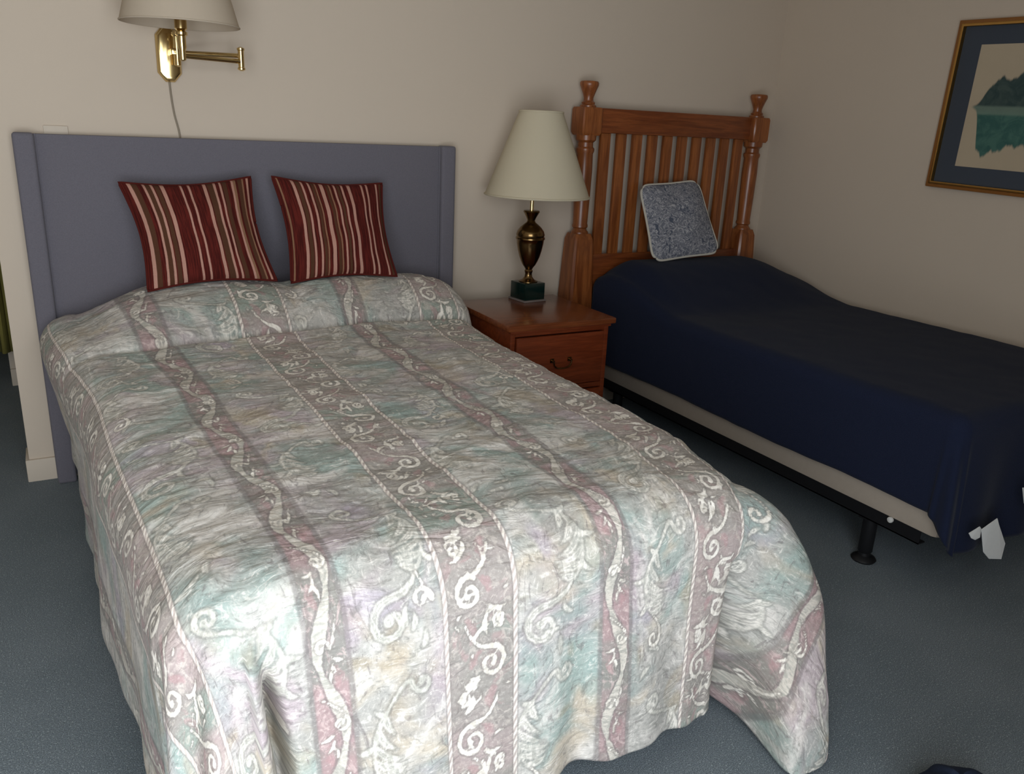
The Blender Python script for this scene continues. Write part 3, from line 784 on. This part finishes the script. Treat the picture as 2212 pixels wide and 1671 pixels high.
box(bm, ix0+0.02, ix1-0.02, iyf, iyf+0.02, NZ-0.05, NZ-0.024); box(bm, ix0+0.02, ix1-0.02, iyf, iyf+0.02, 0.325, 0.345)
box(bm, ix0+0.02, ix1-0.02, iyf+0.004, iyf+0.02, 0.0, 0.06)
fin('cabinet_body', bm, WOODN, ns, bevel=0.002)
bm = bmesh.new(); box(bm, ix0-0.005, ix1+0.005, NYF+0.012, NYF+0.022, NZ-0.036, NZ-0.024); fin('cornice_moulding', bm, WOODN, ns, bevel=0.003)
for (z0, z1) in ((0.349, NZ-0.054), (0.085, 0.321)):
    bm = bmesh.new(); box(bm, ix0+0.024, ix1-0.024, iyf-0.008, iyf+0.012, z0, z1)
    bmesh.ops.inset_region
    d_ = fin('drawer', bm, WOODN, ns, bevel=0.005)
    zc = (z0+z1)/2
    bm = bmesh.new()
    xc = (ix0+ix1)/2
    for sx in (-0.04, 0.04):
        lathe(bm, [(0.010, 0), (0.010, 0.0)], (0, 0, -5), 3, caps=False) if False else None
        box(bm, xc+sx-0.008, xc+sx+0.008, iyf-0.012, iyf-0.008, zc-0.004, zc+0.012)
        tube(bm, [(xc+sx, iyf-0.010, zc+0.004), (xc+sx, iyf-0.026, zc+0.004)], 0.004, 10)
    tube(bm, smoothpath([(xc-0.04, iyf-0.024, zc+0.004), (xc-0.036, iyf-0.026, zc-0.014), (xc-0.018, iyf-0.026, zc-0.024), (xc+0.018, iyf-0.026, zc-0.024), (xc+0.036, iyf-0.026, zc-0.014), (xc+0.04, iyf-0.024, zc+0.004)], 5), 0.003, 8)
    fin('drawer_pull', bm, BRASSD, d_, smooth=True)

# ---------------------------------------------------------------- table lamp
LX, LY = 1.825, -0.25
tl = empty('table_lamp', (LX, LY, NZ), 'antique brass urn lamp on green block with a large cream shade, standing on the nightstand', 'lamp')
def rotbox(bm, c, h, z0, z1, ang):
    vs = []
    for z in (z0, z1):
        vs.append([bm.verts.new((c[0]+h*math.sqrt(2)*math.cos(ang+PI/4+k*PI/2), c[1]+h*math.sqrt(2)*math.sin(ang+PI/4+k*PI/2), z)) for k in range(4)])
    for k in range(4): bm.faces.new((vs[0][k], vs[0][(k+1) % 4], vs[1][(k+1) % 4], vs[1][k]))
    bm.faces.new(vs[0][::-1]); bm.faces.new(vs[1])
BA = 0.12
bm = bmesh.new(); rotbox(bm, (LX, LY), 0.058, NZ, NZ+0.008, BA); fin('foot_plate', bm, FOOT, tl, bevel=0.002)
bm = bmesh.new(); rotbox(bm, (LX, LY), 0.052, NZ+0.008, NZ+0.078, BA); fin('plinth', bm, GREENM, tl, bevel=0.003)
zb = NZ+0.078
bm = bmesh.new()
lathe(bm, [(0.040, 0), (0.040, 0.004), (0.026, 0.010), (0.017, 0.020), (0.0145, 0.034), (0.018, 0.046), (0.014, 0.052), (0.020, 0.062),
           (0.028, 0.072), (0.036, 0.088), (0.044, 0.108), (0.051, 0.134), (0.056, 0.160), (0.058, 0.176), (0.0615, 0.180), (0.0615, 0.186), (0.058, 0.190), (0.060, 0.198),
           (0.056, 0.212), (0.044, 0.228), (0.030, 0.240), (0.019, 0.248), (0.016, 0.256), (0.020, 0.266), (0.030, 0.284), (0.034, 0.290), (0.032, 0.296), (0.012, 0.296)], (LX, LY, zb), 48)
fin('urn', bm, BRASSD, tl, smooth=True)
bm = bmesh.new(); lathe(bm, [(0.008, 0), (0.008, 0.11), (0.017, 0.112), (0.017, 0.17)], (LX, LY, zb+0.296), 18); fin('lamp_neck', bm, BRASS, tl, smooth=True)
bm = bmesh.new(); lathe(bm, [(0.010, 0.0), (0.013, 0.02), (0.028, 0.05), (0.030, 0.075), (0.018, 0.1), (0.003, 0.106)], (LX, LY, zb+0.466), 20); fin('bulb', bm, WHITEP, tl, smooth=True)
shade('lamp_shade', (LX+0.022, LY), 0.216, 0.088, 1.045, 1.372, SHADE, tl, 0.004)
bm = bmesh.new()
pts = smoothpath([(LX-0.012, LY, 1.09), (LX-0.05, LY, 1.16), (LX-0.05, LY, 1.26), (LX, LY, 1.345)], 6); tube(bm, pts, 0.002, 6)
pts = smoothpath([(LX+0.012, LY, 1.09), (LX+0.05, LY, 1.16), (LX+0.05, LY, 1.26), (LX, LY, 1.345)], 6); tube(bm, pts, 0.002, 6)
fin('harp', bm, BRASS, tl, smooth=True)

# ---------------------------------------------------------------- twin bed
TXL, TXR, TYH, TYF, TZ = 2.25, 3.29, -0.14, -1.96, 0.60
tb = empty('wooden_bed', (2.75, -1.0, 0), 'twin bed on a black steel frame with an oak slatted post headboard', 'bed')
PXL, PXR, PY = 2.185, 3.185, -0.075
bm = bmesh.new()
box(bm, PXL, PXR, PY-0.022, PY+0.022, 1.300, 1.405)
hb = fin('headboard', bm, WOODH, tb, bevel=0.005)
bm = bmesh.new(); box(bm, PXL, PXR, PY-0.018, PY+0.018, 0.50, 0.765); fin('bottom_rail', bm, WOODH, hb, bevel=0.005)
for px in (PXL, PXR):
    bm = bmesh.new()
    sqlathe(bm, [(0.056, 0.0), (0.064, 0.50), (0.062, 0.56), (0.055, 0.74), (0.050, 0.835), (0.041, 0.862)], (px, PY, 0), 0.16)
    lathe(bm, [(0.040, 0.855), (0.040, 0.868), (0.032, 0.876), (0.030, 0.884), (0.036, 0.890), (0.036, 0.898), (0.033, 0.906), (0.036, 1.02), (0.038, 1.14), (0.036, 1.21), (0.041, 1.222), (0.041, 1.232), (0.034, 1.240), (0.034, 1.258), (0.045, 1.268), (0.047, 1.292)], (px, PY, 0), 32)
    sqlathe(bm, [(0.044, 1.288), (0.050, 1.300), (0.050, 1.395), (0.046, 1.405)], (px, PY, 0), 0.1)
    fin('bedpost', bm, WOODV, hb, bevel=0.0, smooth=True)
    bm = bmesh.new()
    lathe(bm, [(0.036, 1.404), (0.036, 1.412), (0.028, 1.418), (0.030, 1.424), (0.022, 1.432), (0.021, 1.442), (0.026, 1.458), (0.034, 1.478), (0.041, 1.494), (0.042, 1.504), (0.038, 1.511), (0.012, 1.514)], (px, PY, 0), 32)
    fin('finial', bm, WOODV, hb, smooth=True)
ns_ = 10
x0, x1 = PXL+0.045, PXR-0.045
pitch = (x1-x0-0.026)/ns_
for k in range(ns_):
    xc = x0+0.013+pitch*(k+0.5)
    bm = bmesh.new(); box(bm, xc-0.026, xc+0.026, PY-0.009, PY+0.009, 0.76, 1.30); fin('slat', bm, WOODV, hb, bevel=0.003)
boxo('box_spring', (TXL+0.015, TXR-0.01, TYF+0.005, -0.16, 0.205, 0.40), TICK, tb, 0.022)
boxo('mattress', (TXL+0.02, TXR-0.02, TYF+0.03, -0.16, 0.40, TZ-0.012), MATT, tb, 0.04)
for (x0_, x1_) in ((TXL+0.02, TXL+0.052), (TXR-0.052, TXR-0.02)):
    bm = bmesh.new(); box(bm, x0_, x0_+0.004, -1.90, -0.14, 0.165, 0.212); box(bm, x0_, x1_, -1.90, -0.14, 0.165, 0.169); fin('side_rail', bm, BLACK, tb)
for yy in (-0.3, -1.70):
    bm = bmesh.new(); box(bm, TXL+0.02, TXR-0.02, yy-0.015, yy+0.015, 0.160, 0.165); fin('cross_bar', bm, BLACK, tb)
for x in (TXL+0.065, TXR-0.065):
    for y in (-0.3, -1.70):
        bm = bmesh.new(); lathe(bm, [(0.036, 0.0), (0.040, 0.006), (0.036, 0.012), (0.020, 0.020), (0.019, 0.03), (0.023, 0.036), (0.023, 0.162)], (x, y, 0), 22); fin('leg', bm, BLACK, tb, smooth=True)
bm = bmesh.new(); lathe(bm, [(0.003, -0.006), (0.009, -0.004), (0.010, 0.0), (0.009, 0.004), (0.003, 0.006)], (0, 0, 0), 14)
for v_ in bm.verts: v_.co = Vector((TXL+0.014+v_.co.z, -1.80+v_.co.x, 0.203+v_.co.y))
fin('rail_cap', bm, WHITEP, tb, smooth=True)

def b_height(X, V0, cu, cv, r):
    h = np.zeros_like(X)
    prof = np.where(V0 < 0.10, 0.75+0.25*np.sin(np.clip(V0/0.10, 0, 1)*PI/2), 1-sst(V0, 0.14, 0.62))
    edge = sst(X, 2.14, 2.40)*(0.35+0.65*sst(3.36-X, 0.0, 0.34))
    h += 0.155*prof*edge
    h *= 1-sst(r, 0.02, 0.30)
    h += 0.006*vnoise(cu*6, cv*6, 31)+0.003*vnoise(cu*15, cv*15, 33)
    return h
def b_flare(cu, cv, phi, S, r, X, V0):
    c = phi/(PI/2)
    base = np.where(S < 0, 0.02, 0.0)*(1-c)+0.03*c
    inside = (S < 0) & (phi > 0) & (phi < PI/2)
    return base+np.where(inside, 0.12*np.sin(c*PI), 0)
def b_shift(cu, cv, phi, S, r, X, V0):
    rest = np.clip((r-0.08)/0.35, 0, 1.2)
    s = np.where(S < 0, 0.005*np.sin(cv*7)*rest, 0)
    s += np.where((S == 0), 0.014*np.sin(cu*24+1.5)*rest, 0)
    s += np.where((S < 0) & (phi > 0), 0.02*np.cos(phi*8)*rest*np.sin(phi*2), 0)
    return s
bo, _, _, _ = drape('blanket', NAVY, TXL-0.012, TXR+0.01, TYH, TYF-0.02, TZ, 0.335, 0.10, 0.455, 0.05, 0.012, b_height, b_flare, b_shift, 0.02, 0.006)
tag(bo, 'plain navy blue blanket covering the smaller bed', 'blanket')
# tags sewn on the foot of the blanket
def flat_tag(name, pts, y, curl, parent, mat=TAGM):
    bm = bmesh.new()
    a = [bm.verts.new((x, y-curl*(k % 2), z)) for k, (x, z) in enumerate(pts)]
    b = [bm.verts.new((x, y+0.002-curl*(k % 2), z)) for k, (x, z) in enumerate(pts)]
    bm.faces.new(a); bm.faces.new(b[::-1])
    for k in range(len(pts)): bm.faces.new((a[k], a[(k+1) % len(pts)], b[(k+1) % len(pts)], b[k]))
    o = fin(name, bm, mat, parent); o['label'] = 'white cloth tag'; return o
flat_tag('care_tag', [(2.251, 0.280), (2.266, 0.262), (2.289, 0.251), (2.307, 0.256), (2.308, 0.282), (2.294, 0.293)], -2.05, 0.002, bo)
flat_tag('care_tag', [(2.310, 0.279), (2.345, 0.200), (2.386, 0.168), (2.449, 0.153), (2.453, 0.203), (2.389, 0.280), (2.377, 0.301), (2.344, 0.293)], -2.05, 0.002, bo)
flat_tag('care_tag', [(2.471, 0.380), (2.497, 0.326), (2.544, 0.294), (2.495, 0.379)], -2.05, 0.002, bo)

# floral cushion
cushion('accent_pillow', FLORAL, [(2.452, -0.135, 1.082), (2.800, -0.135, 1.108), (2.845, -0.30, 0.782), (2.445, -0.30, 0.752)], 0.05, 0.02, (2.65, -0.25, 0.76),
        'small blue-grey floral cushion with pale piping propped against the slatted headboard', 'cushion', None, (PIPING, 0.0055, 'piping'), rnd_=0.13)

# ---------------------------------------------------------------- framed picture on the right wall
WXR = HX1
pf = empty('framed_picture', (WXR, -1.4, 1.47), 'gold framed watercolour landscape with wide dark blue mat on the right wall', 'picture')
PW, PH = 0.86, 0.645
TILT = 0.022
PC = Vector((WXR, -0.95-PW/2, 1.462))
def pw(a, b, d):      # a across (0 at the left as seen), b up, d out of the wall
    ca, sa = math.cos(TILT), math.sin(TILT)
    x = a*ca+b*sa; y = -a*sa+b*ca
    return (PC.x-d, PC.y-x, PC.z+y)
def strip(bm, a0, a1, b0, b1, d0, d1):
    vs = [bm.verts.new(pw(a, b, d)) for a in (a0, a1) for b in (b0, b1) for d in (d0, d1)]
    for f in ((0, 1, 3, 2), (4, 6, 7, 5), (0, 4, 5, 1), (2, 3, 7, 6), (0, 2, 6, 4), (1, 5, 7, 3)): bm.faces.new([vs[i] for i in f])
def frame_ring(name, a, b, w, d0, d1, mat, bev):
    bm = bmesh.new()
    outer = [(-a, -b), (a, -b), (a, b), (-a, b)]; inner = [(-a+w, -b+w), (a-w, -b+w), (a-w, b-w), (-a+w, b-w)]
    vo0 = [bm.verts.new(pw(x, y, d0)) for x, y in outer]; vo1 = [bm.verts.new(pw(x, y, d1)) for x, y in outer]
    vi0 = [bm.verts.new(pw(x, y, d0)) for x, y in inner]; vi1 = [bm.verts.new(pw(x, y, d1)) for x, y in inner]
    for k in range(4):
        j = (k+1) % 4
        bm.faces.new((vo0[k], vo0[j], vo1[j], vo1[k])); bm.faces.new((vi0[j], vi0[k], vi1[k], vi1[j]))
        bm.faces.new((vo1[k], vo1[j], vi1[j], vi1[k])); bm.faces.new((vo0[j], vo0[k], vi0[k], vi0[j]))
    return fin(name, bm, mat, pf, bevel=bev)
frame_ring('frame', PW/2, PH/2, 0.020, 0.001, 0.026, FRAMEW, 0.004)
frame_ring('gilt_lip', PW/2-0.013, PH/2-0.013, 0.011, 0.004, 0.030, GOLD, 0.003)
t = simple('mat_board', lin(64, 70, 80), 0.8, 0.08, 8); MATB = t.m
bm = bmesh.new(); strip(bm, -PW/2+0.02, PW/2-0.02, -PH/2+0.02, PH/2-0.02, 0.003, 0.010); fin('mat_board', bm, MATB, pf)
# artwork (plain generic lakeside watercolour)
AW, AH = PW/2-0.105, PH/2-0.092
t = NT('watercolour_paper', 0.6, 0.3)
s_ = t.sep(t.attr('cloth')); a_, b_ = s_[0], s_[1]
nz = t.noise(t.comb(a_, 0.0, 0.0), 9, 4, 0.6); nz2 = t.noise(t.comb(a_, 4.0, 0.0), 6, 4, 0.65)
env = t.ss(a_, -0.32, -0.25)
top_ = t.math('MULTIPLY', env, t.math('ADD', 0.02, t.math('MULTIPLY', t.ss(a_, -0.30, -0.20), t.math('ADD', 0.01, t.math('MULTIPLY', nz, 0.17)))))
dep = t.math('MULTIPLY', env, t.math('ADD', 0.035, t.math('MULTIPLY', t.ss(a_, -0.29, -0.25), t.math('MULTIPLY', nz2, 0.26))))
bb_ = t.math('SUBTRACT', b_, 0.0)
mt = t.ss(t.math('SUBTRACT', bb_, top_), -0.008, 0.006, 1, 0)
mb = t.ss(t.math('ADD', bb_, dep), -0.006, 0.010, 0, 1)
mk = t.math('MULTIPLY', t.math('MULTIPLY', mt, mb), t.ss(a_, -0.315, -0.30))
wash = t.noise(t.comb(a_, b_, 2.0), 18, 4, 0.6, 1.0)
up = t.mix(t.ss(wash, 0.35, 0.65), lin(46, 66, 66), lin(68, 84, 80))
dn = t.mix(t.ss(wash, 0.35, 0.65), lin(52, 92, 86), lin(72, 110, 100))
colr = t.mix(t.ss(bb_, -0.035, -0.005), dn, up)
colr = t.mix(t.ss(t.math('ABSOLUTE', t.math('ADD', bb_, 0.012)), 0.010, 0.022, 0.6, 0), colr, lin(126, 146, 130))
pap = t.mix(t.noise(t.comb(a_, b_, 5.0), 5, 3), lin(178, 162, 138), lin(190, 174, 150))
t.color(t.mix(mk, pap, colr))
bm = bmesh.new(); lay = bm.verts.layers.float_vector.new('cloth')
fr_, bk_ = [], []
for (x, y) in ((-AW, -AH), (AW, -AH), (AW, AH), (-AW, AH)):
    v1 = bm.verts.new(pw(x, y, 0.0115)); v1[lay] = (x, y, 0); fr_.append(v1)
    v2 = bm.verts.new(pw(x, y, 0.0100)); v2[lay] = (x, y, 0); bk_.append(v2)
bm.faces.new(fr_); bm.faces.new(bk_[::-1])
for k in range(4): bm.faces.new((fr_[k], fr_[(k+1) % 4], bk_[(k+1) % 4], bk_[k]))
fin('artwork', bm, t.m, pf)

# ---------------------------------------------------------------- dark bundle on the carpet at the lower edge
bun = empty('cloth_bundle', (1.572, -2.515, 0), 'dark navy bundle of cloth lying on the open carpet at the foot of the beds', 'cloth')
bm = bmesh.new()
bmesh.ops.create_icosphere(bm, subdivisions=5, radius=1.0)
for v_ in bm.verts:
    c_ = v_.co.copy(); a = math.atan2(c_.y, c_.x)
    rr = 1+0.07*math.sin(3*a+1)+0.05*math.sin(5*a+c_.z*4)+0.03*math.sin(9*a-c_.z*7)
    z = max(c_.z, -0.4); z = (z+0.4)/1.4
    v_.co = Vector((1.572+c_.x*0.10*rr, -2.515+c_.y*0.085*rr, z*0.10*(1+0.06*math.sin(6*a))))
fin('folded_cloth', bm, NAVYD, bun, smooth=True)
for p in bun.children[0].data.polygons: p.use_smooth = True
